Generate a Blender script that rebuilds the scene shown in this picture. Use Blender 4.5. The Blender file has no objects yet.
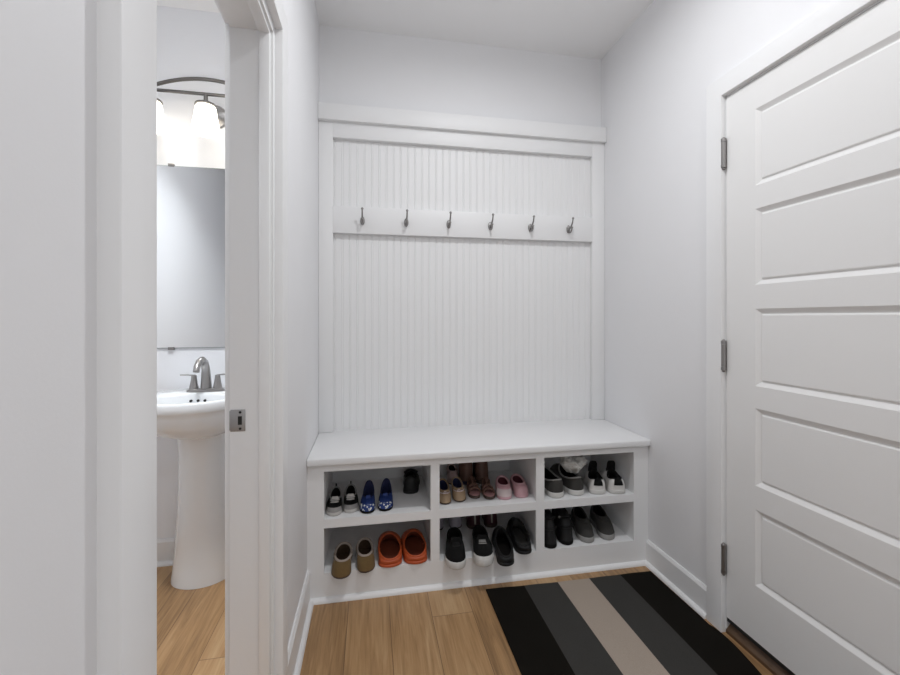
import bpy, bmesh, math, random
from mathutils import Vector, Matrix
random.seed(7)
sc = bpy.context.scene
C = sc.collection
PI = math.pi

# ------------------------------------------------------------------ materials
def mat(name, col, rough=.5, metal=0., bump=0., bscale=200., spec=.5, var=0., vscale=8., emis=None, estr=0., sheen=0., coat=0.):
    m = bpy.data.materials.new(name); m.use_nodes = True
    nt = m.node_tree; b = nt.nodes['Principled BSDF']
    b.inputs['Base Color'].default_value = (*col, 1)
    b.inputs['Roughness'].default_value = rough
    b.inputs['Metallic'].default_value = metal
    b.inputs['Specular IOR Level'].default_value = spec
    if sheen: b.inputs['Sheen Weight'].default_value = sheen
    if coat: b.inputs['Coat Weight'].default_value = coat
    if emis:
        b.inputs['Emission Color'].default_value = (*emis, 1); b.inputs['Emission Strength'].default_value = estr
    tc = nt.nodes.new('ShaderNodeTexCoord')
    if var:
        n = nt.nodes.new('ShaderNodeTexNoise'); n.inputs['Scale'].default_value = vscale; n.inputs['Detail'].default_value = 4
        nt.links.new(tc.outputs['Object'], n.inputs['Vector'])
        mx = nt.nodes.new('ShaderNodeMix'); mx.data_type = 'RGBA'
        mx.inputs['A'].default_value = tuple(c*(1-var) for c in col)+(1,)
        mx.inputs['B'].default_value = tuple(min(1, c*(1+var)) for c in col)+(1,)
        nt.links.new(n.outputs['Fac'], mx.inputs['Factor']); nt.links.new(mx.outputs['Result'], b.inputs['Base Color'])
    if bump:
        n2 = nt.nodes.new('ShaderNodeTexNoise'); n2.inputs['Scale'].default_value = bscale; n2.inputs['Detail'].default_value = 3
        nt.links.new(tc.outputs['Object'], n2.inputs['Vector'])
        bp = nt.nodes.new('ShaderNodeBump'); bp.inputs['Strength'].default_value = bump; bp.inputs['Distance'].default_value = .002
        nt.links.new(n2.outputs['Fac'], bp.inputs['Height']); nt.links.new(bp.outputs['Normal'], b.inputs['Normal'])
    return m

M = {}
M['wall'] = mat('wall_paint', (.80, .80, .815), .6, bump=.05, bscale=260, var=.01)
M['ceil'] = mat('ceiling_paint', (.92, .92, .925), .7, bump=.1, bscale=200)
M['bath'] = mat('bathroom_paint', (.84, .855, .89), .6, bump=.1, bscale=260)
M['trim'] = mat('trim_paint', (.82, .82, .825), .38, bump=.03, bscale=90)
M['door'] = mat('door_paint', (.80, .795, .79), .4, bump=.05, bscale=120)
M['bench'] = mat('bench_paint', (.82, .82, .825), .45, spec=.35, bump=.03, bscale=90)
M['porcelain'] = mat('porcelain', (.84, .862, .885), .08, coat=.5)
M['nickel'] = mat('brushed_nickel', (.36, .35, .345), .30, metal=1)
M['darknickel'] = mat('dark_nickel', (.30, .29, .285), .38, metal=1)
M['gunmetal'] = mat('aged_nickel', (.17, .165, .16), .45, metal=1)
M['black'] = mat('matte_black', (.006, .006, .006), .6)
M['mirror'] = mat('mirror_glass', (.93, .945, .95), .01, metal=1)
M['glassedge'] = mat('mirror_edge', (.25, .30, .29), .2)
M['shade'] = mat('lit_frosted_glass', (.95, .93, .88), .4, emis=(1, .92, .79), estr=2.1)
M['bulb'] = mat('lit_bulb', (1, 1, 1), .4, emis=(1, .90, .76), estr=1.8)
M['sill'] = mat('stained_oak_sill', (.10, .055, .028), .4, var=.3, vscale=30)
M['sweep'] = mat('door_sweep', (.012, .012, .012), .6)

def floor_material():
    m = bpy.data.materials.new('oak_planks'); m.use_nodes = True
    nt = m.node_tree; L = nt.links.new; N = nt.nodes.new; b = nt.nodes['Principled BSDF']
    tc = N('ShaderNodeTexCoord'); sx = N('ShaderNodeSeparateXYZ'); L(tc.outputs['Object'], sx.inputs[0])
    def mth(op, a, c=None):
        n = N('ShaderNodeMath'); n.operation = op
        for i, v in enumerate((a, c)):
            if v is None: continue
            if isinstance(v, (int, float)): n.inputs[i].default_value = v
            else: L(v, n.inputs[i])
        return n.outputs[0]
    W, LEN, X0 = .167, 1.45, .075
    xr = mth('DIVIDE', mth('SUBTRACT', sx.outputs['X'], X0), W)
    row = mth('FLOOR', xr); fx = mth('FRACT', xr)
    yr = mth('ADD', mth('DIVIDE', mth('SUBTRACT', sx.outputs['Y'], 1.69), LEN), mth('MULTIPLY', mth('SUBTRACT', row, 1), .391))
    col = mth('FLOOR', yr); fy = mth('FRACT', yr)
    cv = N('ShaderNodeCombineXYZ'); L(row, cv.inputs[0]); L(col, cv.inputs[1])
    wn = N('ShaderNodeTexWhiteNoise'); wn.noise_dimensions = '2D'; L(cv.outputs[0], wn.inputs['Vector'])
    # grain, stretched along the plank, shifted per plank
    gv = N('ShaderNodeCombineXYZ')
    L(mth('ADD', mth('MULTIPLY', sx.outputs['X'], 26), mth('MULTIPLY', wn.outputs['Value'], 40)), gv.inputs[0])
    L(mth('ADD', mth('MULTIPLY', sx.outputs['Y'], 1.6), mth('MULTIPLY', wn.outputs['Value'], 17)), gv.inputs[1])
    g = N('ShaderNodeTexNoise'); g.inputs['Scale'].default_value = 1.6; g.inputs['Detail'].default_value = 6; g.inputs['Roughness'].default_value = .62; g.inputs['Distortion'].default_value = .7
    L(gv.outputs[0], g.inputs['Vector'])
    gf = N('ShaderNodeTexNoise'); gf.inputs['Scale'].default_value = 1; gf.inputs['Detail'].default_value = 3
    fv = N('ShaderNodeVectorMath'); fv.operation = 'MULTIPLY'; L(tc.outputs['Object'], fv.inputs[0]); fv.inputs[1].default_value = (230, 7, 1); L(fv.outputs[0], gf.inputs['Vector'])
    k = N('ShaderNodeTexNoise'); k.inputs['Scale'].default_value = 1.0; k.inputs['Detail'].default_value = 2
    kv = N('ShaderNodeVectorMath'); kv.operation = 'MULTIPLY'; L(tc.outputs['Object'], kv.inputs[0]); kv.inputs[1].default_value = (13, 4.5, 1); L(kv.outputs[0], k.inputs['Vector'])
    tot = mth('ADD', mth('MULTIPLY', g.outputs['Fac'], .75), mth('MULTIPLY', gf.outputs['Fac'], .25))
    tot = mth('ADD', tot, mth('MULTIPLY', mth('SUBTRACT', wn.outputs['Value'], .5), .26))
    r = N('ShaderNodeValToRGB'); L(tot, r.inputs[0])
    e = r.color_ramp.elements
    e[0].position = .28; e[0].color = (.22, .125, .057, 1); e[1].position = .72; e[1].color = (.53, .35, .19, 1)
    x = r.color_ramp.elements.new(.5); x.color = (.405, .238, .110, 1)
    # dark knots
    kr = N('ShaderNodeValToRGB'); L(k.outputs['Fac'], kr.inputs[0]); kr.color_ramp.elements[0].position = .735; kr.color_ramp.elements[1].position = .80
    kr.color_ramp.elements[0].color = (1, 1, 1, 1); kr.color_ramp.elements[1].color = (.45, .36, .28, 1)
    m1 = N('ShaderNodeMix'); m1.data_type = 'RGBA'; m1.blend_type = 'MULTIPLY'; m1.inputs['Factor'].default_value = 1
    L(r.outputs[0], m1.inputs['A']); L(kr.outputs[0], m1.inputs['B'])
    # seams
    ex = mth('MULTIPLY', mth('MINIMUM', fx, mth('SUBTRACT', 1, fx)), W)
    ey = mth('MULTIPLY', mth('MINIMUM', fy, mth('SUBTRACT', 1, fy)), LEN)
    d = mth('MINIMUM', ex, ey)
    sm = mth('LESS_THAN', d, .0014)
    m2 = N('ShaderNodeMix'); m2.data_type = 'RGBA'; L(mth('MULTIPLY', sm, .7), m2.inputs['Factor'])
    L(m1.outputs['Result'], m2.inputs['A']); m2.inputs['B'].default_value = (.10, .055, .028, 1)
    L(m2.outputs['Result'], b.inputs['Base Color'])
    b.inputs['Roughness'].default_value = .42
    bp = N('ShaderNodeBump'); bp.inputs['Strength'].default_value = .25; bp.inputs['Distance'].default_value = .002
    L(mth('SUBTRACT', mth('MULTIPLY', gf.outputs['Fac'], .3), sm), bp.inputs['Height']); L(bp.outputs['Normal'], b.inputs['Normal'])
    return m
M['floor'] = floor_material()

# ------------------------------------------------------------------ mesh building
class MB:
    def __init__(s): s.bm = bmesh.new(); s.mi = 0
    def add(s, t):
        for f in t.faces: f.material_index = s.mi
        me = bpy.data.meshes.new('tmp'); t.to_mesh(me); t.free(); s.bm.from_mesh(me); bpy.data.meshes.remove(me); return s
    def box(s, x0, x1, y0, y1, z0, z1, bev=0., seg=2):
        t = bmesh.new(); bmesh.ops.create_cube(t, size=1)
        for v in t.verts: v.co = Vector((x0+(v.co.x+.5)*(x1-x0), y0+(v.co.y+.5)*(y1-y0), z0+(v.co.z+.5)*(z1-z0)))
        if bev: bmesh.ops.bevel(t, geom=t.edges[:], offset=bev, segments=seg, profile=.5, affect='EDGES')
        return s.add(t)
    def loft(s, rings, cap0=True, cap1=True, closed=True):
        t = bmesh.new(); vs = [[t.verts.new(Vector(p)) for p in r] for r in rings]
        n = len(vs[0])
        for a, b in zip(vs[:-1], vs[1:]):
            for i in range(n if closed else n-1):
                j = (i+1) % n
                try: t.faces.new((a[i], a[j], b[j], b[i]))
                except ValueError: pass
        if cap0: t.faces.new(vs[0][::-1])
        if cap1: t.faces.new(vs[-1])
        bmesh.ops.remove_doubles(t, verts=t.verts[:], dist=1e-6)
        bmesh.ops.recalc_face_normals(t, faces=t.faces[:])
        return s.add(t)
    def tube(s, pts, r, n=10, flat=1., closed=False):
        pts = [Vector(p) for p in pts]; m = len(pts); rs = r if isinstance(r, (list, tuple)) else [r]*m
        rings = []; up = None
        for i, p in enumerate(pts):
            if closed: t = (pts[(i+1) % m]-pts[i-1]).normalized()
            else: t = (pts[min(i+1, m-1)]-pts[max(i-1, 0)]).normalized()
            if up is None: up = Vector((0, 0, 1)) if abs(t.z) < .9 else Vector((1, 0, 0))
            side = t.cross(up).normalized(); u = side.cross(t).normalized(); up = u
            rings.append([p+side*math.cos(2*PI*k/n)*rs[i]+u*math.sin(2*PI*k/n)*rs[i]*flat for k in range(n)])
        if closed: rings.append(rings[0]); return s.loft(rings, False, False)
        return s.loft(rings)
    def lathe(s, prof, c=(0, 0, 0), n=24, sx=1., sy=1., axis='Z', cap=True):
        rings = []
        for r, z in prof:
            ring = []
            for k in range(n):
                a = 2*PI*k/n; p = (r*math.cos(a)*sx, r*math.sin(a)*sy, z)
                if axis == 'Y': p = (p[0], -p[2], p[1])
                if axis == 'X': p = (p[2], p[0], p[1])
                ring.append((p[0]+c[0], p[1]+c[1], p[2]+c[2]))
            rings.append(ring)
        return s.loft(rings, cap, cap)
    def ball(s, c, r, sx=1, sy=1, sz=1, n=12):
        t = bmesh.new(); bmesh.ops.create_uvsphere(t, u_segments=n, v_segments=n//2+2, radius=r)
        for v in t.verts: v.co = Vector((v.co.x*sx+c[0], v.co.y*sy+c[1], v.co.z*sz+c[2]))
        return s.add(t)
    def prism(s, poly, axis, a0, a1):
        def P(u, v, a): return {'X': (a, u, v), 'Y': (u, a, v), 'Z': (u, v, a)}[axis]
        return s.loft([[P(u, v, a0) for u, v in poly], [P(u, v, a1) for u, v in poly]])
    def build(s, name, m, parent=None, loc=None, smooth=40):
        me = bpy.data.meshes.new(name); s.bm.to_mesh(me); s.bm.free()
        for x in (m if isinstance(m, (list, tuple)) else [m]): me.materials.append(x)
        if smooth:
            for p in me.polygons: p.use_smooth = True
            me.set_sharp_from_angle(angle=math.radians(smooth))
        o = bpy.data.objects.new(name, me); C.objects.link(o)
        if parent: o.parent = parent
        if loc: o.location = loc
        return o

def tag(o, label=None, cat=None, group=None, kind=None):
    if label: o['label'] = label
    if cat: o['category'] = cat
    if group: o['group'] = group
    if kind: o['kind'] = kind
    return o
def thing(name, label, cat, loc=(0, 0, 0), rz=0., group=None, kind=None):
    o = bpy.data.objects.new(name, None); C.objects.link(o); o.empty_display_size = .1
    o.location = loc; o.rotation_euler = (0, 0, rz)
    return tag(o, label, cat, group, kind)
def struct(o, label, cat): return tag(o, label, cat, None, 'structure')

# ------------------------------------------------------------------ dimensions
XL, XR, YB, ZC = -.265, 1.335, 2.30, 2.725        # left wall, right wall, back wall, ceiling
XLB = -.373                                        # bathroom face of the left wall
YN = -1.6                                          # near end of the hall
BXL, BYN = -1.45, -.10                              # bathroom left and near walls
OY0, OY1, OZ = .569, 1.237, 1.988                  # bathroom doorway
DY0, DY1, DZ = .575, 1.405, 2.046                  # right doorway
FY = 1.868                                         # bench front

# ------------------------------------------------------------------ room shell
struct(MB().box(BXL-.1, XR+.3, YN, YB+.12, -.08, 0).build('floor', M['floor'], smooth=0), 'light oak plank floor running under the bench and into the bathroom', 'floor')
struct(MB().box(BXL-.1, XR+.12, YN, YB+.12, ZC, ZC+.08).build('ceiling', M['ceil'], smooth=0), 'flat white ceiling above the entry and bathroom', 'ceiling')
struct(MB().box(XLB, XR+.12, YB, YB+.12, 0, ZC).build('wall_back', M['wall'], smooth=0), 'white back wall above the beadboard ledge', 'wall')
b = MB(); b.box(XLB, XL, YN, OY0, 0, ZC); b.box(XLB, XL, OY1, YB, 0, ZC); b.box(XLB, XL, OY0, OY1, OZ, ZC)
struct(b.build('wall_left', M['wall'], smooth=0), 'white left wall with the bathroom doorway', 'wall')
b = MB(); b.box(XR, XR+.12, YN, DY0, 0, ZC); b.box(XR, XR+.12, DY1, YB, 0, ZC); b.box(XR, XR+.12, DY0, DY1, DZ, ZC)
struct(b.build('wall_right', M['wall'], smooth=0), 'white right wall around the panelled door', 'wall')
struct(MB().box(BXL-.1, XLB, YB, YB+.12, 0, ZC).build('wall_bathroom_back', M['bath'], smooth=0), 'pale bathroom wall behind the pedestal sink and mirror', 'wall')
struct(MB().box(BXL-.1, BXL, BYN, YB, 0, ZC).build('wall_bathroom_left', M['bath'], smooth=0), 'far side wall of the bathroom', 'wall')
struct(MB().box(BXL-.1, XLB, BYN-.1, BYN, 0, ZC).build('wall_bathroom_near', M['bath'], smooth=0), 'near wall of the bathroom beside the doorway', 'wall')

# baseboards with shoe moulding
def qround(r, n=6): return [(0, 0)]+[(r*math.cos(a*PI/2/n), r*math.sin(a*PI/2/n)) for a in range(n+1)]
def baseboard_x(name, X, sgn, y0, y1, h, label):
    b = MB(); t = .013
    b.prism([(X, 0), (X+sgn*t, 0), (X+sgn*t, h-.012), (X+sgn*.006, h), (X, h)], 'Y', y0, y1)
    o = struct(b.build(name, M['trim'], smooth=30), label, 'baseboard')
    q = MB().prism([(X+sgn*(t+u), v) for u, v in qround(.017)], 'Y', y0, y1)
    q.build('shoe_moulding', M['trim'], o, smooth=50)
baseboard_x('baseboard_right', XR, -1, 1.4795, FY, .116, 'white baseboard on the right wall between door and bench')
baseboard_x('baseboard_left', XL, 1, 1.3325, FY, .138, 'white baseboard on the left wall between doorway and bench')
b = MB().prism([(FY-u, v) for u, v in qround(.018)], 'X', XL+.013, XR-.013)
struct(b.build('baseboard_back', M['trim'], smooth=50), 'white quarter round strip along the foot of the bench', 'baseboard')
b = MB(); b.prism([(YB, 0), (YB-.013, 0), (YB-.013, .108), (YB-.005, .12), (YB, .12)], 'X', BXL, XLB)
o = struct(b.build('baseboard_bathroom', M['trim'], smooth=30), 'white baseboard on the bathroom wall behind the sink', 'baseboard')
MB().prism([(YB-.013-u, v) for u, v in qround(.017)], 'X', BXL, XLB).build('shoe_moulding', M['trim'], o, smooth=50)

# bathroom door frame
fr = thing('trim_1', 'white door frame around the bathroom doorway', 'door frame', (XL, OY1, 0), kind='structure')
def W(bm, name, m, parent, smooth=40):             # parts written in world coordinates, moved under their thing
    o = bm.build(name, m, parent, smooth=smooth)
    o.data.transform(Matrix.Translation(-Vector(parent.location))); return o
JT = .0
b = MB(); b.box(XLB-.001, XL+.001, OY1-.004, OY1+.012, 0, OZ+.004); b.box(XLB-.001, XL+.001, OY0-.012, OY0+.004, 0, OZ+.004); b.box(XLB-.001, XL+.001, OY0, OY1, OZ-.004, OZ+.012)
W(b, 'jamb', M['trim'], fr)
b = MB(); b.box(-.298, -.270, OY1-.016, OY1-.003, 0, OZ-.003, .002); b.box(-.298, -.270, OY0+.003, OY0+.016, 0, OZ-.003, .002); b.box(-.298, -.270, OY0+.014, OY1-.014, OZ-.016, OZ-.003, .002)
W(b, 'door_stop', M['trim'], fr)
def casing_profile(w):   # (distance from opening, thickness)
    return [(0, 0), (0, .019), (.0012, .0212), (.004, .022), (w-.004, .022), (w-.0012, .0212), (w, .019), (w, 0)]
def casing(bm, X, sgn, y0, y1, ztop, w=.073, rev=.022):
    pr = casing_profile(w)
    def ring(off, z, yb, d): return
    # one mitred run: up one side, across, down the other
    def pt(o, t, k):
        x = X+sgn*t; e = rev+o
        return [(x, y0-e, 0), (x, y0-e, ztop+e), (x, y1+e, ztop+e), (x, y1+e, 0)][k]
    bm.loft([[pt(o, t, k) for o, t in pr] for k in range(4)])
b = MB(); casing(b, XL, 1, OY0, OY1, OZ); W(b, 'casing', M['trim'], fr, 30)
b = MB(); casing(b, XLB, -1, OY0, OY1, OZ); W(b, 'casing', M['trim'], fr, 30)
# strike plate
b = MB(); b.box(-.372, -.3345, OY1-.0065, OY1-.003, .894, .953, .0012); b.box(-.3745, -.3705, OY1-.006, OY1+.006, .897, .950, .001)
sp = W(b, 'strike_plate', M['nickel'], fr); sp['label'] = 'brushed nickel strike plate'
b = MB(); b.box(-.3525, -.3425, OY1-.0075, OY1-.0055, .912, .935)
b.lathe([(.0035, 0), (.0035, .0015)], (-.347, OY1-.0058, .9455), 12, axis='Y'); b.lathe([(.0035, 0), (.0035, .0015)], (-.347, OY1-.0058, .9015), 12, axis='Y')
o = b.build('latch_hole', M['black'], sp); o.data.transform(Matrix.Translation(-Vector(fr.location)))

# right door frame, door
fr2 = thing('trim_2', 'white door frame around the panelled door', 'door frame', (XR, DY1, 0), kind='structure')
b = MB(); casing(b, XR, -1, DY0, DY1-.006, DZ-.004, .074, .006); W(b, 'casing', M['trim'], fr2, 30)
b = MB(); b.box(XR-.001, XR+.121, DY1-.003, DY1+.012, 0, DZ+.01); b.box(XR-.001, XR+.121, DY0-.012, DY0+.003, 0, DZ+.01); b.box(XR-.001, XR+.121, DY0, DY1, DZ-.003, DZ+.012)
b.box(XR+.037, XR+.06, DY1-.015, DY1, 0, DZ); b.box(XR+.037, XR+.06, DY0, DY1, DZ-.015, DZ)
W(b, 'jamb', M['trim'], fr2)
b = MB(); b.prism([(XR-.004, 0), (XR+.12, 0), (XR+.12, .045), (XR+.030, .045), (XR-.004, .012)], 'Y', DY0+.003, DY1-.003)
o = W(b, 'door_sill', M['sill'], fr2); o['label'] = 'dark stained wooden sill'

dr = thing('door_1', 'white five panel door with three nickel hinges', 'door', (XR, 1.399, 0), kind='structure')
def door_leaf():
    x0, x1, y0, y1, z0, z1 = XR-.003, XR+.034, DY0+.006, 1.399, .062, 2.040
    t = bmesh.new()
    py0, py1 = y0+.122, 1.277
    pans = [(.257, .526), (.609, .882), (.960, 1.233), (1.317, 1.585), (1.666, 1.937)]
    ys = [y0, py0, py1, y1]; zs = [z0]
    for a, c in pans: zs += [a, c]
    zs.append(z1)
    G = {}
    def V(i, j):
        if (i, j) not in G: G[i, j] = t.verts.new((x0, ys[i], zs[j]))
        return G[i, j]
    for i in range(3):
        for j in range(len(zs)-1):
            if i == 1 and j % 2 == 1:
                prev = [V(1, j), V(2, j), V(2, j+1), V(1, j+1)]
                for ins, dep in ((.002, .0010), (.015, .0100), (.0185, .0104), (.0225, .0062), (.025, .0055)):
                    a, c, d, e = ys[1]+ins, ys[2]-ins, zs[j]+ins, zs[j+1]-ins
                    cur = [t.verts.new((x0+dep, yy, zz)) for yy, zz in ((a, d), (c, d), (c, e), (a, e))]
                    for k in range(4): t.faces.new((prev[k], prev[(k+1) % 4], cur[(k+1) % 4], cur[k]))
                    prev = cur
                t.faces.new(prev)
            else: t.faces.new((V(i, j), V(i+1, j), V(i+1, j+1), V(i, j+1)))
    n = len(zs)-1
    bk = [t.verts.new((x1, yy, zz)) for yy, zz in ((y0, z0), (y1, z0), (y1, z1), (y0, z1))]
    t.faces.new(bk)
    t.faces.new([V(i, 0) for i in range(4)]+[bk[1], bk[0]])
    t.faces.new([V(i, n) for i in range(3, -1, -1)]+[bk[3], bk[2]])
    t.faces.new([V(3, j) for j in range(n+1)]+[bk[2], bk[1]])
    t.faces.new([V(0, j) for j in range(n, -1, -1)]+[bk[0], bk[3]])
    bmesh.ops.recalc_face_normals(t, faces=t.faces[:])
    return MB().add(t)
W(door_leaf(), 'door_leaf', M['door'], dr, 0)
W(MB().box(XR-.001, XR+.030, DY0+.006, 1.399, .046, .063), 'door_sweep', M['sweep'], dr)
for z in (1.828, 1.058, .283):
    b = MB(); b.lathe([(.0085, -.056), (.0095, -.055), (.0095, -.044)], (XR-.013, 1.4025, z), 14)
    b.lathe([(.0088, -.043), (.0088, .042)], (XR-.013, 1.4025, z), 14); b.lathe([(.0095, .043), (.0095, .055), (.0085, .056)], (XR-.013, 1.4025, z), 14)
    b.ball((XR-.013, 1.4025, z-.059), .006); b.ball((XR-.013, 1.4025, z+.057), .005)
    b.box(XR-.009, XR+.002, 1.4005, 1.4045, z-.05, z+.05)
    o = W(b, 'hinge', M['darknickel'], dr); o['label'] = 'brushed nickel hinge'

# ------------------------------------------------------------------ beadboard panel with ledge
bb = thing('beadboard_panel', 'tall white beadboard wall panel with hook rail and top ledge above the bench', 'wall panel', ((XL+XR)/2, YB, .61))
X0, X1 = -.193, 1.257
b = MB(); pr = []; n = 38; w = (X1-X0)/n
yb_, g = 2.2915, .0022
poly = [(X0-.02, YB-.0005), (X0-.02, yb_)]
for i in range(n):
    xa = X0+i*w
    poly += [(xa, yb_), (xa+.0022, yb_+g), (xa+.0044, yb_+g*.25), (xa+.0066, yb_-.0006), (xa+.0088, yb_+g*.25), (xa+.0110, yb_+g), (xa+.0132, yb_)]
poly += [(X1+.02, yb_), (X1+.02, YB-.0005)]
b.prism(poly, 'Z', .61, 2.16); W(b, 'beadboard', M['bench'], bb, 25)
b = MB(); b.box(XL+.0005, X0, 2.264, YB-.0005, .6105, 2.214, .0015); W(b, 'stile', M['bench'], bb)
b = MB(); b.box(X1, XR-.0005, 2.264, YB-.0005, .6105, 2.214, .0015); W(b, 'stile', M['bench'], bb)
b = MB(); b.box(X0, X1, 2.264, YB-.0005, 2.133, 2.214, .0015); W(b, 'top_rail', M['bench'], bb)
b = MB(); b.box(X0, X1, 2.262, 2.2915, 1.640, 1.778, .0015); W(b, 'hook_rail', M['bench'], bb)
b = MB(); b.box(XL+.0005, XR-.0005, 2.240, YB-.0005, 2.2125, 2.297, .004); W(b, 'ledge', M['bench'], bb)

order = ['first coat hook from the left on the white rail', 'second coat hook from the left on the white rail', 'third coat hook from the left on the white rail',
         'third coat hook from the right on the white rail', 'second coat hook from the right on the white rail', 'rightmost coat hook on the white rail, nearest the door']
hook0 = None
def hook_parts(root):
    # local: x right, y towards the room is -y, z up; origin on the rail face
    b = MB(); b.lathe([(.0, .0), (.011, .0), (.012, .002), (.009, .006), (.0, .0075)], (0, 0, 0), 16, sx=1, sy=1.9, axis='Y', cap=False)
    b.build('back_plate', M['darknickel'], root)
    b = MB(); b.tube([(0, -.004, -.004), (0, -.018, .0), (0, -.036, .010), (0, -.052, .026), (0, -.058, .046)], [.0055, .005, .0045, .004, .0038], 10)
    b.ball((0, -.0585, .050), .0066); b.build('prong', M['darknickel'], root)
    b = MB(); b.tube([(0, -.004, -.010), (0, -.014, -.020), (0, -.028, -.023), (0, -.040, -.015), (0, -.045, -.002)], [.0055, .005, .0045, .004, .0038], 10)
    b.ball((0, -.0455, .001), .0062); b.build('prong', M['darknickel'], root)
for i, x in enumerate((-.044, .184, .413, .645, .877, 1.107)):
    lab = 'small double prong nickel ' + order[i]
    if hook0 is None:
        hook0 = thing('coat_hook', lab, 'coat hook', (x, 2.2615, 1.706), group='coat hooks on the white rail'); hook_parts(hook0)
    else:
        h = hook0.copy(); C.objects.link(h); h.location = (x, 2.2615, 1.706); h['label'] = lab
        for ch in list(hook0.children):
            c = ch.copy(); C.objects.link(c); c.parent = h

# ------------------------------------------------------------------ storage bench
bn = thing('storage_bench', 'white built-in bench with six open shoe cubbies', 'bench', ((XL+XR)/2, FY, 0))
bays = [(-.196, .260), (.300, .754), (.795, 1.256)]
ZS, ZL, ZU0, ZU1, ZT = .118, .308, .345, .548, .578
BB = 2.285
b = MB()
for xa, xb in ((XL+.0005, bays[0][0]), (bays[0][1], bays[1][0]), (bays[1][1], bays[2][0]), (bays[2][1], XR-.0005)):
    b.box(xa, xb, FY, FY+.019, 0.0005, ZT)
for xa, xb in bays:
    b.box(xa, xb, FY, FY+.019, .0005, ZS-.0001); b.box(xa, xb, FY, FY+.019, ZL, ZU0-.0001); b.box(xa, xb, FY, FY+.019, ZU1, ZT)
W(b, 'face_frame', M['bench'], bn, 0)
for x in (bays[0][0]-.018, .271, .766, bays[2][1]): W(MB().box(x, x+.018, FY+.019, BB, .0005, ZT), 'partition', M['bench'], bn, 0)
for (xa, xb) in ((bays[0][0], .271), (.289, .766), (.784, bays[2][1])):
    W(MB().box(xa, xb, FY+.0005, BB, ZU0-.019, ZU0), 'shelf', M['bench'], bn, 0)
    W(MB().box(xa, xb, FY+.0005, BB, ZS-.019, ZS), 'bottom_panel', M['bench'], bn, 0)
W(MB().box(XL+.0005, XR-.0005, BB, YB-.0005, .0005, ZT), 'back_panel', M['bench'], bn, 0)
W(MB().box(XL+.0005, XR-.0005, FY-.022, YB-.0005, ZT, .61, .006, 3), 'seat', M['bench'], bn)

# ------------------------------------------------------------------ striped rug
def rug():
    m = [mat('rug_black', (.0085, .0072, .0056), 1.0, spec=.1, bump=.8, bscale=700, var=.25, vscale=300), mat('rug_charcoal', (.050, .048, .045), 1.0, spec=.1, bump=.8, bscale=700, var=.2, vscale=300),
         mat('rug_taupe', (.40, .335, .28), 1.0, spec=.1, bump=.8, bscale=700, var=.16, vscale=300)]
    xs = [.497, .672, .830, .984, 1.140, 1.298]; order_ = [0, 1, 2, 1, 0]
    cols = []
    for k in range(5):
        for q in range(8): cols.append((xs[k]+(xs[k+1]-xs[k])*q/8, order_[k]))
    cols.append((xs[5], 0)); ny = 90; y0, y1 = .35, 1.812
    t = bmesh.new(); th = .006
    def top(i, j):
        x = cols[i][0]; y = y0+(y1-y0)*j/ny; u = i/40
        e = max(0, (u-.93)/.07)
        d = .010*math.sin((1.50-y)*11)*e if y < 1.45 else 0
        ripple = .007*max(0, math.sin((1.46-y)*13))*e if y < 1.46 else 0
        x += d - (.012*e*max(0, min(1, (1.5-y)*5)))
        return (x, y-.016*(u-.0)*1.0+.004*math.sin(x*6), th+ripple+.0006*math.sin(x*40+y*9))
    A = [[t.verts.new(top(i, j)) for j in range(ny+1)] for i in range(41)]
    B = [[t.verts.new((v.co.x, v.co.y, max(.0005, v.co.z-th+.0005))) for v in r] for r in A]
    for i in range(40):
        for j in range(ny):
            f = t.faces.new((A[i][j], A[i+1][j], A[i+1][j+1], A[i][j+1])); f.material_index = cols[i][1]
            f = t.faces.new((B[i][j], B[i][j+1], B[i+1][j+1], B[i+1][j])); f.material_index = cols[i][1]
        for j, rev in ((0, 0), (ny, 1)):
            q = (A[i][j], B[i][j], B[i+1][j], A[i+1][j]); f = t.faces.new(q[::-1] if rev else q); f.material_index = cols[i][1]
    for i, rev in ((0, 1), (40, 0)):
        for j in range(ny):
            q = (A[i][j], B[i][j], B[i][j+1], A[i][j+1]); t.faces.new(q[::-1] if rev else q)
    bmesh.ops.recalc_face_normals(t, faces=t.faces[:])
    mb = MB(); mb.bm = t
    return mb.build('striped_rug', m, smooth=50)
tag(rug(), 'flat woven rug with black, charcoal and taupe stripes on the oak floor', 'rug')

# ------------------------------------------------------------------ bathroom: sink, faucet, mirror, light
SX = -.772
sk = thing('pedestal_sink', 'white porcelain pedestal sink under the bathroom mirror', 'sink', (SX, 2.12, 0))
def oval(a, bf, bb_, yc, z, n=56, ef=2., eb=2.6):
    r = []
    for k in range(n):
        t = 2*PI*k/n; cx, sy = math.cos(t), math.sin(t); e = eb if sy > 0 else ef
        x = a*math.copysign(abs(cx)**(2/ (2.0 if sy <= 0 else e)), cx); y = math.copysign(abs(sy)**(2/e), sy)*(bb_ if sy > 0 else bf)
        r.append((SX+x, yc+y, z))
    return r
b = MB(); yc = 2.10
rings = [oval(.085, .085, .10, 2.16, .655), oval(.118, .125, .125, 2.145, .672), oval(.172, .180, .155, 2.115, .703), oval(.202, .215, .172, yc, .748), oval(.216, .230, .180, yc, .788),
         oval(.218, .235, .183, yc, .806), oval(.234, .243, .186, yc, .812, eb=3.2), oval(.238, .247, .187, yc, .820, eb=3.2), oval(.238, .247, .187, yc, .846, eb=3.2), oval(.235, .244, .186, yc, .854, eb=3.2), oval(.229, .238, .184, yc, .857, eb=3.2)]
def inner(s, z, dy=0.): return [(SX+.186*s*math.cos(2*PI*k/56), 1.992+dy+.118*s*math.sin(2*PI*k/56), z) for k in range(56)]
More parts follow.
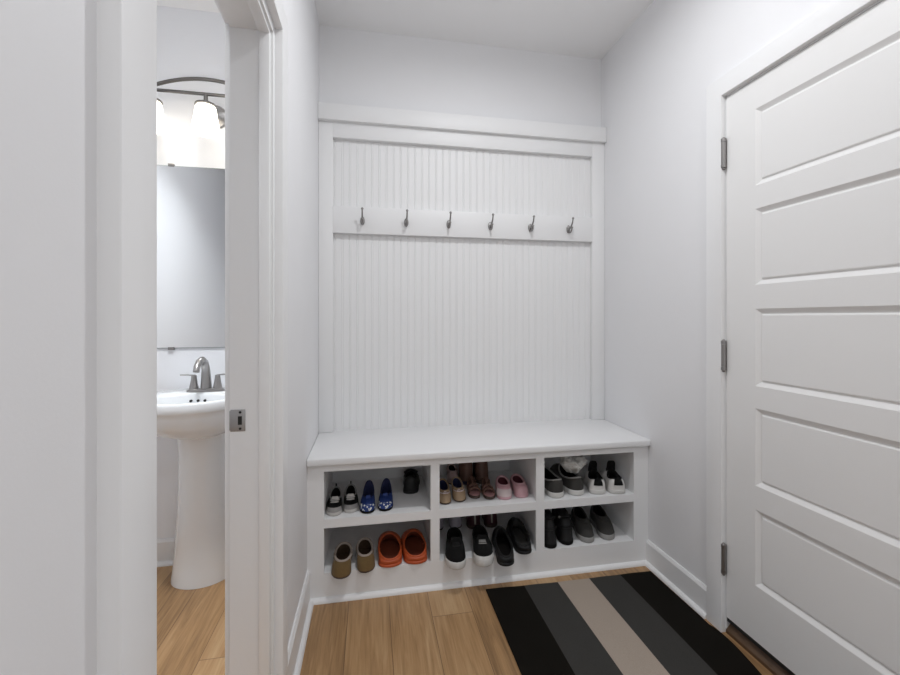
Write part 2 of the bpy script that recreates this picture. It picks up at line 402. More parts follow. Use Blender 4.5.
rings += [inner(1.0, .857), inner(.98, .855), inner(.955, .846), inner(.92, .815), inner(.84, .77), inner(.6, .735), inner(.25, .722)]
b.loft(rings); W(b, 'basin', M['porcelain'], sk, 60)
b = MB(); rings = []
for z, rx, ry, yy in ((0.0005, .130, .112, 2.166), (.02, .129, .111, 2.166), (.06, .124, .107, 2.167), (.15, .115, .10, 2.168), (.30, .106, .093, 2.169), (.45, .101, .089, 2.168), (.56, .099, .089, 2.165), (.63, .100, .092, 2.16), (.668, .106, .10, 2.155), (.69, .112, .105, 2.15)):
    rings.append([(SX+rx*math.cos(2*PI*k/40), yy+ry*math.sin(2*PI*k/40), z) for k in range(40)])
b.loft(rings); W(b, 'pedestal', M['porcelain'], sk, 60)
b = MB()
for dx in (-.029, 0, .029): b.lathe([(.0058, -.010), (.0058, .003)], (SX+.003+dx, 2.0985-dx*dx*2.5, .826), 12, axis='Y')
W(b, 'overflow_hole', M['black'], sk)

fc = thing('sink_faucet', 'brushed nickel two handle faucet on the back of the pedestal sink', 'faucet', (SX+.012, 2.165, .857))
b = MB(); rr = []
for s, z in ((1, .0), (1, .006), (.93, .012), (.7, .015)):
    rr.append([(math.copysign(abs(math.cos(2*PI*k/32))**.6, math.cos(2*PI*k/32))*.082*s, math.sin(2*PI*k/32)*.028*s, z) for k in range(32)])
b.loft(rr); b.build('base_plate', M['nickel'], fc)
b = MB(); b.tube([(0, .004, .010), (0, .004, .06), (0, .0, .105), (0, -.018, .137), (0, -.046, .151), (0, -.078, .146), (0, -.103, .126), (0, -.112, .104)], [.024, .021, .018, .0165, .0155, .0145, .0135, .013], 16)
b.build('spout', M['nickel'], fc)
for sx in (-1, 1):
    b = MB(); b.lathe([(.021, .008), (.019, .02), (.0135, .05), (.0115, .068), (.0115, .076), (.0, .080)], (sx*.051, 0, 0), 18, cap=False)
    b.tube([(sx*.048, 0, .075), (sx*.075, -.002, .078), (sx*.108, -.004, .079)], [.0055, .005, .004], 10, flat=.7)
    b.build('handle', M['nickel'], fc)

mr = thing('wall_mirror', 'large frameless wall mirror above the sink', 'mirror', (SX, YB, 1.053))
W(MB().box(SX-.33, SX+.33, YB-.008, YB-.001, 1.053, 1.945), 'backing', M['glassedge'], mr, 0)
W(MB().box(SX-.328, SX+.328, YB-.0095, YB-.008, 1.055, 1.943), 'glass', M['mirror'], mr, 0)
for x in (-.96, SX+.19):
    for z, s in ((1.945, 1), (1.053, -1)):
        b = MB(); b.box(x-.013, x+.013, YB-.014, YB-.0005, z-.005 if s > 0 else z-.009, z+.009 if s > 0 else z+.005, .001); W(b, 'clip', M['darknickel'], mr)

vl = thing('vanity_light', 'arched nickel vanity light with three glowing glass shades over the mirror', 'wall lamp', (-.762, YB, 2.2))
cy = -.13
b = MB(); b.lathe([(.0, 0), (.058, 0), (.060, .006), (.055, .014), (.02, .022), (.0, .024)], (0, 0, 0), 28, axis='Y', cap=False); b.build('wall_plate', M['nickel'], vl)
b = MB(); b.tube([(0, -.02, 0), (0, -.06, -.012), (0, -.10, .006), (0, -.125, .03), (0, cy, .05)], .0065, 10); b.build('arm', M['darknickel'], vl)
b = MB(); b.tube([(-.262, cy, .05), (.262, cy, .05)], .0075, 10)
b.build('bar', M['gunmetal'], vl)
b = MB(); b.tube([(x*.262/14, cy, .05+.070*(1-(x/14)**2)) for x in range(-14, 15)], .0085, 10, flat=1.); b.build('arch', M['gunmetal'], vl)
for x in (-.232, 0, .232):
    b = MB(); b.lathe([(.009, .05), (.009, .018), (.020, .014), (.022, .004), (.045, .001), (.047, -.006), (.022, -.0065), (.020, -.03), (.0, -.032)], (x, cy, 0), 24, cap=False); b.build('socket', M['gunmetal'], vl)
    b = MB(); b.lathe([(.020, -.007), (.040, -.0075), (.044, -.014), (.049, -.05), (.056, -.09), (.064, -.130), (.061, -.130), (.053, -.09), (.046, -.05), (.041, -.016), (.020, -.011)], (x, cy, 0), 28, cap=False)
    s_ = b.build('shade', M['shade'], vl, smooth=60); s_['label'] = 'glowing frosted glass shade'
    b = MB(); b.ball((x, cy, -.068), .024, sz=1.25, n=16); b.build('bulb', M['bulb'], s_)

# ------------------------------------------------------------------ shoes
UZ = [(0, 0), (.02, .34), (.06, .55), (.12, .68), (.22, .75), (.35, .74), (.48, .80), (.60, .92), (.70, 1.0), (.80, .98), (.88, .86), (.94, .66), (.98, .40), (1, 0)]
def wid(u):
    for (a, x), (c, y) in zip(UZ[:-1], UZ[1:]):
        if u <= c: return x+(y-x)*(u-a)/(c-a)
    return 0
class Shoe:
    """local frame: heel at y=0, toe at y=L, sole on z=0, x across"""
    def __init__(s, L, W, sole=.018, uo=.30, lo=.24, wo=.62, hb=.065, hs=.05, hf=.06, side=1, dome=2.3, bulge=.004, N=48, R=9, fat=0.):
        s.L, s.W, s.fat, s.z0, s.uo, s.lo, s.wo, s.hb, s.hs, s.hf, s.side, s.dome, s.bulge, s.N, s.R = L, W, fat, sole, uo, lo, wo, hb, hs, hf, side, dome, bulge, N, R
    def out(s, a, k=1.):
        u = .5+.5*math.cos(a); d = math.sin(a)
        # smooth the ends: angle based position
        w = wid(u)
        if s.fat and u < .45: w = max(w, s.fat*math.sqrt(max(0, 1-(1-min(1, u/.16))**2.4)))
        x = math.copysign(w, d)*s.W/2 if abs(d) > 1e-6 else 0
        cx = s.side*s.W*.05*math.sin((u-.15)*PI*1.1)
        return Vector((x*k+cx, (u-.5)*s.L*k+.5*s.L, 0))
    def opn(s, a, k=1.):
        ca, sa = math.cos(a), math.sin(a)
        z = s.hs + (s.hf-s.hs)*max(0, ca)**2 + (s.hb-s.hs)*max(0, -ca)**2
        return Vector((math.copysign(abs(sa)**.85, sa)*s.wo*s.W/2*k*(1-.10*ca), (s.uo+s.lo*ca*k)*s.L, z))
    def S(s, a, t, off=0.):
        def f(a, t):
            o, p = s.out(a), s.opn(a)
            h = o.lerp(p, t); d = Vector((o.x, o.y-.5*s.L, 0)); d = d.normalized() if d.length > 1e-6 else Vector((0, 1, 0))
            h += d*s.bulge*math.sin(PI*min(1, t*1.3)) if t < .77 else Vector((0, 0, 0))
            h.z = s.z0+(p.z-s.z0)*(1-(1-t)**s.dome)
            return h
        p = f(a, t)
        if off:
            e = 1e-3; da = f(a+e, t)-f(a-e, t); dt = f(a, min(1, t+e))-f(a, max(0, t-e)); n = da.cross(dt)
            if n.length > 1e-12:
                n.normalize()
                c = Vector((p.x, p.y-s.uo*s.L, 0)); c = c.normalized()*.6+Vector((0, 0, .6))
                if n.dot(c) < 0: n = -n
                p = p+n*off
        return p
    def sole(s, b, k=1.03, up=0.):
        A = [2*PI*i/s.N for i in range(s.N)]
        lay = ((k-.04, 0.), (k-.008, .003), (k, .007), (k, s.z0-.002+up), (k-.02, s.z0+up), (.9, s.z0+up))
        rg = []
        for kk, z in lay:
            r = []
            for a in A:
                p = s.out(a, kk); p.z = z; r.append(p)
            rg.append(r)
        b.loft(rg); return b
    def upper(s, b):
        A = [2*PI*i/s.N for i in range(s.N)]
        b.loft([[s.S(a, r/s.R) for a in A] for r in range(s.R+1)], False, False); return b
    def lining(s, b, thick=.004, zin=None):
        A = [2*PI*i/s.N for i in range(s.N)]; zi = s.z0+.004 if zin is None else zin
        def r(f, k): 
            q = []
            for a in A:
                p = s.opn(a); o = s.out(a, .88); x = p.lerp(o, f); x.z = p.z+(zi-p.z)*k; 
                ctr = Vector((0, s.uo*s.L, x.z)); x += (ctr-x).normalized()*thick if f == 0 and k > 0 else Vector((0, 0, 0)); q.append(x)
            return q
        b.loft([r(0, 0), r(0, .12), r(.12, .5), r(.35, .85), r(.8, 1)], False, True); return b
    def rim(s, b, r=.004, flat=1.):
        b.tube([s.opn(2*PI*i/40)+Vector((0, 0, r*.3)) for i in range(40)], r, 8, flat, closed=True); return b
    def band(s, b, t, A, off=.003, r=.003, flat=1.):   # a cord or strap over the vamp at depth t
        b.tube([s.S(-A+2*A*i/10, t, off) for i in range(11)], r, 8, flat); return b
    def patch(s, b, t0, t1, A0, A1, off=.0018, n=14, m=5):
        g = [[s.S(A0+(A1-A0)*i/n, t0+(t1-t0)*j/m, off) for i in range(n+1)] for j in range(m+1)]
        g2 = [[s.S(A0+(A1-A0)*i/n, t0+(t1-t0)*j/m, -.001) for i in range(n+1)] for j in range(m+1)]
        b.loft(g, False, False, closed=False)
        ring = lambda q: q[0]+[r[-1] for r in q[1:-1]]+q[-1][::-1]+[r[0] for r in q[1:-1]][::-1]
        b.loft([ring(g), ring(g2)], False, False); return b
    def tongue(s, b, h=.03, w=.5, th=.006, lean=.3):
        f = s.opn(0); wx = s.W*w/2; rg = []
        for i in range(6):
            q = i/5; y = f.y+.012-q*h*lean-.004; z = f.z-.010+q*(h+.010); ww = wx*(1-.15*q)*(1 if i < 5 else .75)
            rg.append([(x*ww, y-.25*ww*(x*x)+d, z) for x, d in ((-1, 0), (-.5, -.0), (0, 0), (.5, 0), (1, 0), (1, th), (.5, th), (0, th), (-.5, th), (-1, th))])
        b.loft(rg); return b
def place(o, toe, heel, z, toe_is_front=True):
    """toe / heel: ground points in the world; heel sits at the origin of the shoe"""
    t, h = Vector((*toe, 0)), Vector((*heel, 0)); d = t-h
    o.location = (h.x, h.y, z); o.rotation_euler = (0, 0, math.atan2(d.y, d.x)-PI/2)
def ends(tip, other, L):          # the tip is fixed, the other end lies L away in the given direction
    t, o = Vector(tip), Vector(other); d = (o-t).normalized(); return t, t+d*L

MS = {}
def col(n, c, r=.7, **k): MS[n] = mat(n, c, r, **k); return MS[n]
col('grey_canvas', (.26, .25, .245), .85, bump=.5, bscale=500); col('cream_rubber', (.50, .48, .46), .6); col('black_mesh', (.006, .006, .006), .9, spec=.2, bump=.4, bscale=600)
col('dark_lining', (.008, .007, .0065), .95, spec=.1); col('royal_blue', (.008, .030, .155), .6, bump=.4, bscale=400); col('navy_lining', (.010, .014, .06), .85)
def spots():
    m = mat('speckled_toe', (.5, .5, .5), .6); nt = m.node_tree; b = nt.nodes['Principled BSDF']
    v = nt.nodes.new('ShaderNodeTexVoronoi'); v.inputs['Scale'].default_value = 110; tc = nt.nodes.new('ShaderNodeTexCoord'); nt.links.new(tc.outputs['Object'], v.inputs['Vector'])
    r = nt.nodes.new('ShaderNodeValToRGB'); r.color_ramp.interpolation = 'CONSTANT'; e = r.color_ramp.elements
    e[0].color = (.62, .64, .62, 1); e[0].position = 0; e[1].position = .42; e[1].color = (.008, .03, .155, 1)
    nt.links.new(v.outputs['Distance'], r.inputs[0]); nt.links.new(r.outputs[0], b.inputs['Base Color']); return m
MS['speckled'] = spots()
col('black_leather', (.008, .008, .008), .5, spec=.35, bump=.2, bscale=250); col('black_foam', (.007, .007, .0075), .6, spec=.35, bump=.1, bscale=120); col('tan_leather', (.36, .25, .155), .6, var=.15, vscale=60, bump=.3, bscale=300)
col('blush', (.50, .37, .36), .6); col('brown_leather', (.12, .062, .045), .55, var=.25, vscale=40, bump=.3, bscale=250); col('brown_rubber', (.05, .03, .022), .6)
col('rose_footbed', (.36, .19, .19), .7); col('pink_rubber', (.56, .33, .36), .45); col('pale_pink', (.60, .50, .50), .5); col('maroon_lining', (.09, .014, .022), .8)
col('charcoal_knit', (.040, .038, .035), .9, bump=.6, bscale=500); col('white_rubber', (.56, .55, .53), .5); col('white_leather', (.66, .645, .63), .5)
col('suede_brown', (.135, .080, .026), .9, var=.2, vscale=90, bump=.5, bscale=400, sheen=.1); col('taupe_suede', (.19, .15, .115), .95, bump=.6, bscale=350); col('shearling', (.36, .30, .26), .95, bump=1., bscale=300); col('suede_dark', (.045, .024, .011), .95)
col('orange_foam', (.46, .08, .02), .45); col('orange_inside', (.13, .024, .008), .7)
col('lilac_grey', (.45, .42, .48), .7); col('maroon_leather', (.055, .012, .018), .6); col('pale_stripe', (.40, .38, .33), .7); col('grey_rubber', (.27, .265, .255), .7)
col('pale_sock', (.62, .61, .58), .95, bump=.8, bscale=300)

def new(name, label, group): return thing(name, label, 'shoe', group=group)
U_, L_ = ZU0+.0004, ZS+.0004

# kids' grey and black sneakers
def kid_sneaker(label, group, toe, heel, side, L=.165, Wd=.066):
    o = new('kids_sneaker', label, group); s = Shoe(L, Wd, .016, .35, .29, .74, .066, .046, .05, side)
    s.sole(MB()).build('sole', MS['cream_rubber'], o, smooth=60)
    s.upper(MB()).build('upper', MS['black_mesh'], o, smooth=80)
    s.lining(MB()).build('lining', MS['dark_lining'], o, smooth=60)
    s.patch(MB(), 0, .24, -.8, .8).build('toe_cap', MS['grey_canvas'], o, smooth=80)
    b = MB(); s.patch(b, .05, 1, 1.9, 2*PI-1.9, n=30); s.rim(b, .0035); b.build('collar', MS['grey_canvas'], o, smooth=80)
    b = MB(); s.tongue(b, .014, .5, .005); s.band(b, .78, .55, .003, .0065, .5); s.band(b, .60, .40, .003, .006, .5); b.build('strap', MS['cream_rubber'], o, smooth=60)
    s.tube = None
    MB().tube([(0, -.001, .058), (0, -.006, .068), (0, -.003, .078), (0, .003, .070)], .003, 8, .6).build('heel_tab', MS['black_mesh'], o)
    t, h = ends(toe, heel, L); place(o, t, h, U_)
g = 'grey kids sneakers in the upper left cubby'
kid_sneaker('kids grey and black sneaker against the left side of the upper left cubby', g, (-.155, 1.890), (-.160, 2.06), 1)
kid_sneaker('kids grey and black sneaker right beside the blue shoes', g, (-.089, 1.907), (-.094, 2.07), -1)

# blue slip-ons
def blue_shoe(label, group, toe, heel, side, L=.17, Wd=.066):
    o = new('blue_slip_on', label, group); s = Shoe(L, Wd, .010, .36, .29, .70, .085, .045, .048, side, dome=2.1)
    s.sole(MB()).build('sole', MS['black_mesh'], o, smooth=60); s.upper(MB()).build('upper', MS['royal_blue'], o, smooth=80)
    s.lining(MB()).build('lining', MS['navy_lining'], o, smooth=60); s.patch(MB(), .02, .34, -.95, .95).build('toe_cap', MS['speckled'], o, smooth=80)
    b = MB(); s.rim(b, .003); b.build('collar', MS['navy_lining'], o, smooth=60)
    b = MB(); s.tongue(b, .012, .35, .004); b.build('tongue', MS['royal_blue'], o, smooth=60)
    t, h = ends(toe, heel, L); place(o, t, h, U_)
g = 'blue slip-ons in the upper left cubby'
blue_shoe('blue slip-on with white speckled toe, next to the grey kids sneakers', g, (-.014, 1.888), (-.008, 2.06), 1)
blue_shoe('right-hand blue slip-on with white speckled toe and tall heel', g, (.058, 1.898), (.074, 2.07), -1)

# black strappy shoe at the back of that cubby
o = new('black_sandal', 'single black strappy shoe standing at the back of the upper left cubby', None)
s = Shoe(.178, .084, .018, .34, .25, .66, .085, .06, .075, 1, fat=.86)
s.sole(MB()).build('sole', MS['black_foam'], o, smooth=60); s.upper(MB()).build('upper', MS['black_leather'], o, smooth=80); s.lining(MB()).build('lining', MS['dark_lining'], o, smooth=60)
b = MB(); s.band(b, .55, .75, .004, .008, .4); s.band(b, .85, .95, .004, .008, .4); b.build('strap', MS['black_foam'], o, smooth=60)
t, h = ends((.190, 2.062), (.206, 2.25), .178); place(o, h, t, U_)

# tan moccasins
def moccasin(name, label, group, toe, heel, side, L, Wd, z, m, lining, rimm, h=.05, decor=True, uo=.40, lo=.34, wo=.80, fat=0.):
    o = new(name, label, group); s = Shoe(L, Wd, .007, uo, lo, wo, h+.006, h-.008, h-.006, side, dome=2.4, fat=fat)
    s.sole(MB()).build('sole', MS['brown_rubber'], o, smooth=60); s.upper(MB()).build('upper', MS['taupe_suede'] if m is MS['suede_brown'] else m, o, smooth=80); s.lining(MB()).build('lining', lining, o, smooth=60)
    if m is MS['suede_brown']: s.patch(MB(), .0, .97, -.95, .95, .0016).build('vamp', MS['suede_brown'], o, smooth=80)
    b = MB(); s.rim(b, .004 if decor else .0055); b.build('collar', rimm, o, smooth=60)
    if decor:
        b = MB(); s.band(b, .62, .9, .001, .0022); b.ball(s.S(0, .78, .003), .006, sz=.5); b.ball(s.S(.25, .62, .003), .004); b.ball(s.S(-.25, .62, .003), .004); b.build('bead_trim', MS['pale_pink'], o, smooth=60)
    t, hh = ends(toe, heel, L); place(o, t, hh, z)
g = 'tan moccasins in the upper middle cubby'
moccasin('tan_moccasin', 'tan moccasin half hidden by the divider in the upper middle cubby', g, (.338, 1.915), (.346, 2.08), 1, .17, .062, U_, MS['tan_leather'], MS['navy_lining'], MS['tan_leather'])
moccasin('tan_moccasin', 'tan moccasin with beaded toe, in front of the pale baby shoe', g, (.405, 1.928), (.418, 2.09), -1, .17, .062, U_, MS['tan_leather'], MS['navy_lining'], MS['tan_leather'])
moccasin('baby_shoe', 'tiny pale pink shoe behind the tan moccasins in the upper middle cubby', None, (.418, 2.135), (.425, 2.26), 1, .125, .056, U_, MS['blush'], MS['dark_lining'], MS['blush'], h=.06, decor=False)

# brown ankle boots at the back
def boot(name, label, group, toe, heel, side, L, Wd, z, m, solem, H=.15, stripe=None, straps=None):
    o = new(name, label, group); s = Shoe(L, Wd, .018, .30, .22, .70, H, H-.012, H-.005, side, dome=3.0, R=12)
    s.sole(MB()).build('sole', solem, o, smooth=60); s.upper(MB()).build('upper', m, o, smooth=80); s.lining(MB()).build('lining', MS['dark_lining'], o, smooth=60)
    b = MB(); s.rim(b, .004); b.build('collar', m, o, smooth=60)
    if stripe: s.patch(MB(), .02, .80, -.14, .14, .003, n=4, m=10).build('front_stripe', stripe, o, smooth=60)
    if straps:
        b = MB(); s.band(b, .45, 1.1, .003, .010, .35); s.band(b, .22, 1.0, .003, .008, .35); b.build('strap', straps, o, smooth=60)
        MB().ball(s.S(.55, .45, .007), .006, n=10).build('snap', MS['grey_rubber'], o, smooth=60)
    t, h = ends(toe, heel, L); place(o, t, h, z)
g = 'brown boots in the upper middle cubby'
boot('brown_boot', 'left brown leather boot at the back, behind the strappy sandals', g, (.488, 2.122), (.492, 2.26), 1, .15, .070, U_, MS['brown_leather'], MS['navy_lining'], .185)
boot('brown_boot', 'right brown leather boot at the back, behind the strappy sandals', g, (.566, 2.122), (.572, 2.26), -1, .15, .070, U_, MS['brown_leather'], MS['brown_rubber'], .185)

# brown sandals with rose footbeds
def sandal(label, group, toe, heel, side, L=.15, Wd=.056):
    o = new('toddler_sandal', label, group); s = Shoe(L, Wd, .014, .30, .2, .6, .045, .04, .045, side)
    s.sole(MB()).build('sole', MS['brown_rubber'], o, smooth=60)
    A = [2*PI*i/40 for i in range(40)]; b = MB(); rg = []
    for k, z in ((.97, .0135), (.95, .017), (.6, .0165)):
        r = []
        for a in A:
            p = s.out(a, k); p.z = z; r.append(p)
        rg.append(r)
    b.loft(rg); b.build('footbed', MS['rose_footbed'], o, smooth=60)
    def arc(u, hgt, w, lean=0.):
        ww = wid(u)*Wd/2; pts = []
        for i in range(13):
            q = PI*i/12; pts.append((-math.cos(q)*ww*.98, u*L-lean*math.sin(q), .014+hgt*math.sin(q)**.8))
        MB().tube(pts, w, 8, .5).build('strap', MS['brown_leather'], o, smooth=60)
    arc(.74, .026, .009); arc(.58, .034, .009); arc(.32, .050, .007, .012)
    b = MB(); b.tube([(0, .68*L, .043), (0, .5*L, .050), (0, .32*L, .062)], .006, 8, .5); b.build('strap', MS['brown_leather'], o)
    b = MB(); n = 12; rg = []
    for z, k in ((.014, .98), (.04, .95), (.056, .80)):
        rg.append([(s.out(a, k).x, s.out(a, k).y, z) for a in [PI*.62+PI*.76*i/n for i in range(n+1)]]+[(s.out(a, k*.92).x, s.out(a, k*.92).y, z) for a in [PI*.62+PI*.76*i/n for i in range(n, -1, -1)]])
    b.loft(rg); b.build('heel_counter', MS['brown_leather'], o, smooth=60)
    t, h = ends(toe, heel, L); place(o, t, h, U_)
g = 'brown strappy sandals in the upper middle cubby'
sandal('brown strappy sandal with pink footbed, next to the tan moccasin', g, (.489, 1.950), (.492, 2.1), 1)
sandal('brown strappy sandal with pink footbed, beside the pink clogs', g, (.552, 1.928), (.562, 2.1), -1)

# pink clogs, orange clogs, black clogs
def clog(name, label, group, tip, other, side, L, Wd, z, m, inside, toe_m=None, heel_front=False, hb=.055, hs=.05, hf=.058, lo=.30, uo=.34, rim=.005, strap=True, wo=.74, fat=.9):
    o = new(name, label, group); s = Shoe(L, Wd, .014, uo, lo, wo, hb, hs, hf, side, dome=2.6, bulge=.005, fat=fat)
    s.sole(MB()).build('sole', m, o, smooth=60); s.upper(MB()).build('upper', m, o, smooth=80); s.lining(MB(), thick=.003).build('lining', inside, o, smooth=60)
    s.rim(MB(), rim).build('collar', m, o, smooth=60)
    if toe_m: s.patch(MB(), .0, .46, -1.0, 1.0, .0018).build('toe_cap', toe_m, o, smooth=80)
    if strap:
        b = MB(); s.patch(b, .66, .98, -1.0, 1.0, .0028); b.build('strap', m, o, smooth=80)
    t, h = ends(tip, other, L)
    if heel_front: t, h = h, t
    place(o, t, h, z)
g = 'pink kids clogs in the upper middle cubby'
clog('pink_clog', 'pink kids clog with whitish toe, beside the brown sandals', g, (.622, 1.914), (.646, 2.06), 1, .15, .070, U_, MS['pink_rubber'], MS['maroon_lining'], MS['pale_pink'], hb=.058, hs=.046, hf=.05, lo=.34, uo=.40, wo=.82)
clog('pink_clog', 'pink kids clog nearest the right divider of the upper middle cubby', g, (.705, 1.920), (.722, 2.06), -1, .15, .070, U_, MS['pink_rubber'], MS['maroon_lining'], None, hb=.058, hs=.046, hf=.05, lo=.34, uo=.40, wo=.82)
g = 'orange clogs in the lower left cubby'
clog('orange_clog', 'orange foam clog beside the brown slippers', g, (.084, 1.856), (.082, 2.1), 1, .25, .105, L_, MS['orange_foam'], MS['orange_inside'], None, True, hb=.032, hs=.046, hf=.062, lo=.335, uo=.36, strap=False, wo=.93, fat=.96, rim=.004)
clog('orange_clog', 'orange foam clog next to the right divider of the lower left cubby', g, (.196, 1.860), (.198, 2.1), -1, .25, .105, L_, MS['orange_foam'], MS['orange_inside'], None, True, hb=.032, hs=.046, hf=.062, lo=.335, uo=.36, strap=False, wo=.93, fat=.96, rim=.004)
g = 'black clogs in the lower middle cubby'
clog('black_clog', 'black clog sticking out of the lower middle cubby beside the sneakers', g, (.582, 1.772), (.612, 2.0), 1, .255, .079, L_, MS['black_foam'], MS['dark_lining'], None, True, hb=.036, hs=.052, hf=.08, lo=.335, uo=.37, strap=False, wo=.88, fat=.95)
clog('black_clog', 'black clog against the right divider of the lower middle cubby', g, (.692, 1.846), (.716, 2.09), -1, .255, .079, L_, MS['black_foam'], MS['charcoal_knit'], None, True, hb=.036, hs=.052, hf=.08, lo=.335, uo=.37, strap=False, wo=.88, fat=.95)

# brown slippers
g = 'brown slippers in the lower left cubby'
moccasin('suede_slipper', 'brown suede slipper nearest the left wall, overhanging the lower left cubby', g, (-.120, 1.812), (-.120, 2.0), 1, .185, .080, L_, MS['suede_brown'], MS['suede_dark'], MS['shearling'], h=.052, decor=False, fat=.92, wo=.88)
moccasin('suede_slipper', 'brown suede slipper beside the orange clogs', g, (-.022, 1.836), (-.030, 2.0), -1, .185, .076, L_, MS['suede_brown'], MS['suede_dark'], MS['shearling'], h=.052, decor=False, fat=.92, wo=.88)

# adult dark slip-ons in the upper right cubby
def lowshoe(name, label, group, tip, other, side, L, Wd, z, m, solem, lining, laces=None, heel_front=False, sole=.024, hb=.085, hs=.062, hf=.08, toe_m=None, tongue=None, tongue_h=.03, heel_m=None, uo=.34, lo=.27, collar=None, fat=0., wo=.72):
    o = new(name, label, group); s = Shoe(L, Wd, sole, uo, lo, wo, hb, hs, hf, side, dome=2.5, fat=fat)
    s.sole(MB()).build('sole', solem, o, smooth=60); s.upper(MB()).build('upper', m, o, smooth=80); s.lining(MB()).build('lining', lining, o, smooth=60)
    s.rim(MB(), .0042).build('collar', collar or m, o, smooth=60)
    if toe_m: s.patch(MB(), .0, .09, -.9, .9).build('toe_cap', toe_m, o, smooth=80)
    if tongue: s.tongue(MB(), tongue_h, .55, .007).build('tongue', tongue, o, smooth=60)
    if heel_m:
        b = MB(); s.patch(b, .22, 1, PI-.32, PI+.32, .0022, n=8, m=8); q = s.S(PI, 1)
        b.tube([q+Vector((0, -.002, -.004)), q+Vector((0, -.004, .010)), q+Vector((0, .003, .018)), q+Vector((0, .008, .006))], .010, 8, .3); b.build('heel_tab', heel_m, o, smooth=60)
    if laces:
        b = MB()
        for k in range(4): s.band(b, .62+.1*k, .34, .003, .0026)
        b.build('laces', laces, o, smooth=60)
    t, h = ends(tip, other, L)
    if heel_front: t, h = h, t
    place(o, t, h, z)
g = 'dark grey slip-ons in the upper right cubby'
lowshoe('grey_slip_on', 'large dark grey slip-on against the left divider of the upper right cubby', g, (.876, 1.886), (.862, 2.15), 1, .275, .092, U_, MS['charcoal_knit'], MS['white_rubber'], MS['dark_lining'], None, True, sole=.026, hb=.082, hs=.066, hf=.092, uo=.34, lo=.29, collar=MS['grey_rubber'], fat=.86, wo=.80)
lowshoe('grey_slip_on', 'large dark grey slip-on beneath the pale crumpled sock', g, (.984, 1.894), (.966, 2.15), -1, .275, .092, U_, MS['charcoal_knit'], MS['white_rubber'], MS['dark_lining'], None, True, sole=.026, hb=.082, hs=.066, hf=.092, uo=.34, lo=.29, collar=MS['grey_rubber'], fat=.86, wo=.80)
g = 'white sneakers in the upper right cubby'
lowshoe('white_sneaker', 'white sneaker with black heel tab, beside the dark grey slip-on', g, (1.083, 1.890), (1.133, 2.1), 1, .168, .081, U_, MS['white_leather'], MS['white_rubber'], MS['dark_lining'], MS['black_mesh'], True, .02, .070, .062, .085, None, MS['black_mesh'], .045, MS['black_mesh'], uo=.34, lo=.26, collar=MS['black_mesh'], fat=.97)
lowshoe('white_sneaker', 'rightmost white sneaker with black heel tab in the upper right cubby', g, (1.179, 1.876), (1.224, 2.1), -1, .168, .081, U_, MS['white_leather'], MS['white_rubber'], MS['dark_lining'], MS['black_mesh'], True, .02, .070, .062, .085, None, MS['black_mesh'], .045, MS['black_mesh'], uo=.34, lo=.26, collar=MS['black_mesh'], fat=.97)

# crumpled pale sock on top of the dark grey slip-on
def sock():
    t = bmesh.new(); bmesh.ops.create_icosphere(t, subdivisions=5, radius=1)
    from mathutils import noise
    for v in t.verts:
        p = v.co.copy(); n = noise.noise(p*1.7+Vector((3, 1, 2)))*.35+noise.noise(p*4+Vector((9, 2, 1)))*.14+abs(noise.noise(p*3+Vector((1, 7, 3))))*.22
        q = p*(1+n)
        v.co = Vector((q.x*.056, q.y*.050, q.z*.034+.020*abs(p.x)+.006*math.sin(p.x*7+p.y*4)))
    zmin = min(v.co.z for v in t.verts)
    for v in t.verts: v.co.z -= zmin
    return MB().add(t)
tag(sock().build('crumpled_sock', MS['pale_sock'], None, (.990, 1.975, ZU0+.084), smooth=180), 'pale grey crumpled sock lying on the dark grey slip-on', 'sock')

# black sneakers with white soles
g = 'black sneakers in the lower middle cubby'
lowshoe('black_sneaker', 'black sneaker with thick white sole against the left divider of the lower middle cubby', g, (.364, 1.785), (.392, 2.02), 1, .225, .090, L_, MS['black_mesh'], MS['white_rubber'], MS['dark_lining'], MS['black_leather'], False, .033, .078, .062, .078, None, MS['black_mesh'], .02)
lowshoe('black_sneaker', 'black sneaker with thick white sole and white toe bumper, beside the black clog', g, (.482, 1.785), (.516, 2.02), -1, .225, .090, L_, MS['black_mesh'], MS['white_rubber'], MS['dark_lining'], MS['grey_rubber'], False, .033, .078, .062, .078, MS['white_rubber'], MS['black_mesh'], .02)
# little shoes behind them
g = 'lilac grey kids shoes in the lower middle cubby'
moccasin('lilac_shoe', 'greyish lilac kids shoe at the back beside the left divider, behind a black sneaker', g, (.338, 2.135), (.338, 2.26), 1, .13, .064, L_, MS['lilac_grey'], MS['dark_lining'], MS['lilac_grey'], h=.085, decor=False)
moccasin('lilac_shoe', 'greyish lilac kids shoe at the back beside the striped maroon boot', g, (.428, 2.135), (.432, 2.26), -1, .13, .064, L_, MS['lilac_grey'], MS['dark_lining'], MS['lilac_grey'], h=.085, decor=False)
g = 'maroon boots in the lower middle cubby'
boot('maroon_boot', 'dark maroon kids boot with pale front stripe, beside the lilac shoes', g, (.525, 2.115), (.53, 2.26), 1, .145, .068, L_, MS['maroon_leather'], MS['brown_rubber'], .15, MS['pale_stripe'])
boot('maroon_boot', 'dark maroon kids boot with pale front stripe, behind the black clogs', g, (.612, 2.115), (.617, 2.26), -1, .145, .068, L_, MS['maroon_leather'], MS['brown_rubber'], .15, MS['pale_stripe'])
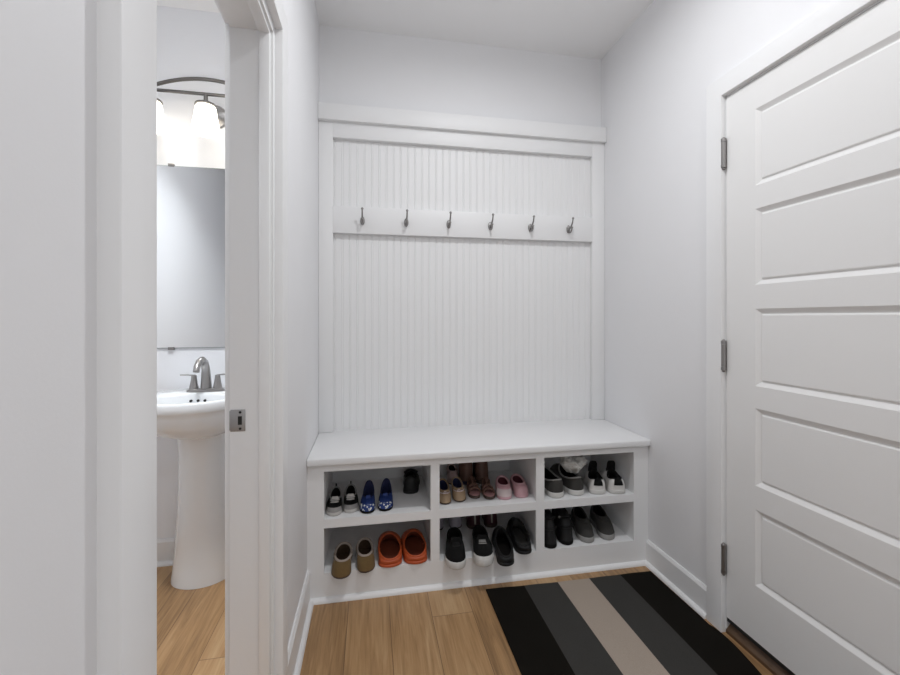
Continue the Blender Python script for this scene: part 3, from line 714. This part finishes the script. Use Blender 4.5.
# lower right cubby
g = 'black strapped boots in the lower right cubby'
boot('black_boot', 'black strapped boot against the left divider of the lower right cubby', g, (.836, 1.870), (.850, 2.07), 1, .20, .072, L_, MS['black_foam'], MS['black_mesh'], .145, None, MS['black_leather'])
boot('black_boot', 'black strapped boot beside the charcoal sneakers', g, (.920, 1.884), (.944, 2.07), -1, .20, .072, L_, MS['black_foam'], MS['black_mesh'], .135, None, MS['black_leather'])
g = 'charcoal sneakers in the lower right cubby'
lowshoe('charcoal_sneaker', 'charcoal sneaker with grey sole beside the black boots', g, (1.030, 1.884), (1.065, 2.07), 1, .22, .080, L_, MS['charcoal_knit'], MS['grey_rubber'], MS['dark_lining'], MS['charcoal_knit'], False, .026, .088, .068, .072, None, MS['charcoal_knit'], .008, fat=.85)
lowshoe('charcoal_sneaker', 'rightmost charcoal sneaker with grey sole in the lower right cubby', g, (1.136, 1.890), (1.175, 2.07), -1, .22, .080, L_, MS['charcoal_knit'], MS['grey_rubber'], MS['dark_lining'], MS['charcoal_knit'], False, .026, .088, .068, .072, None, MS['charcoal_knit'], .008, fat=.85)

# ------------------------------------------------------------------ light
def area(name, loc, size, power, col=(1, 1, 1), spread=PI, rot=(0, 0, 0)):
    l = bpy.data.lights.new(name, 'AREA'); l.shape = 'DISK'; l.size = size; l.energy = power; l.color = col; l.spread = spread
    o = bpy.data.objects.new(name, l); C.objects.link(o); o.location = loc; o.rotation_euler = rot; return o
area('entry_downlight', (.54, 1.17, ZC-.012), .11, 11, (.97, .985, 1), 3.0)
area('hall_fill', (.54, -.6, ZC-.012), .16, 8, (.97, .985, 1))  # unseen fill lamp added behind the camera for surfaces facing it
p = bpy.data.lights.new('vanity_glow', 'POINT'); p.energy = 1.0; p.color = (1, .92, .82); p.shadow_soft_size = .05
po = bpy.data.objects.new('vanity_glow', p); C.objects.link(po); po.location = (-.762, 1.92, 2.17)
p = bpy.data.lights.new('entry_fill', 'POINT'); p.energy = 2.6; p.color = (.97, .985, 1); p.shadow_soft_size = .08  # added point light without a fixture, lifts ceiling and upper walls
po = bpy.data.objects.new('entry_fill', p); C.objects.link(po); po.location = (.54, 1.17, 2.50)
area('bathroom_fill', (-.62, 1.32, ZC-.012), .3, 15, (.96, .985, 1), 2.15)  # unseen lamp added to brighten the bathroom walls, floor and sink
w = bpy.data.worlds.new('ambient_fill'); sc.world = w; w.use_nodes = True  # even background light, added as soft fill through the open hall end
w.node_tree.nodes['Background'].inputs[0].default_value = (.96, .98, 1, 1); w.node_tree.nodes['Background'].inputs[1].default_value = .82

# ------------------------------------------------------------------ camera
cd = bpy.data.cameras.new('camera'); cam = bpy.data.objects.new('camera', cd); C.objects.link(cam)
cd.sensor_width = 36; cd.lens = 425/900*36; cd.shift_y = -19.5/900; cd.clip_start = .02
cam.location = (0, 0, 1.20); cam.rotation_euler = (PI/2, 0, -math.atan(79/425)); sc.camera = cam
vs = sc.view_settings; vs.view_transform = 'Standard'; vs.look = 'None'; vs.gamma = 1; vs.use_curve_mapping = False; vs.exposure = 0
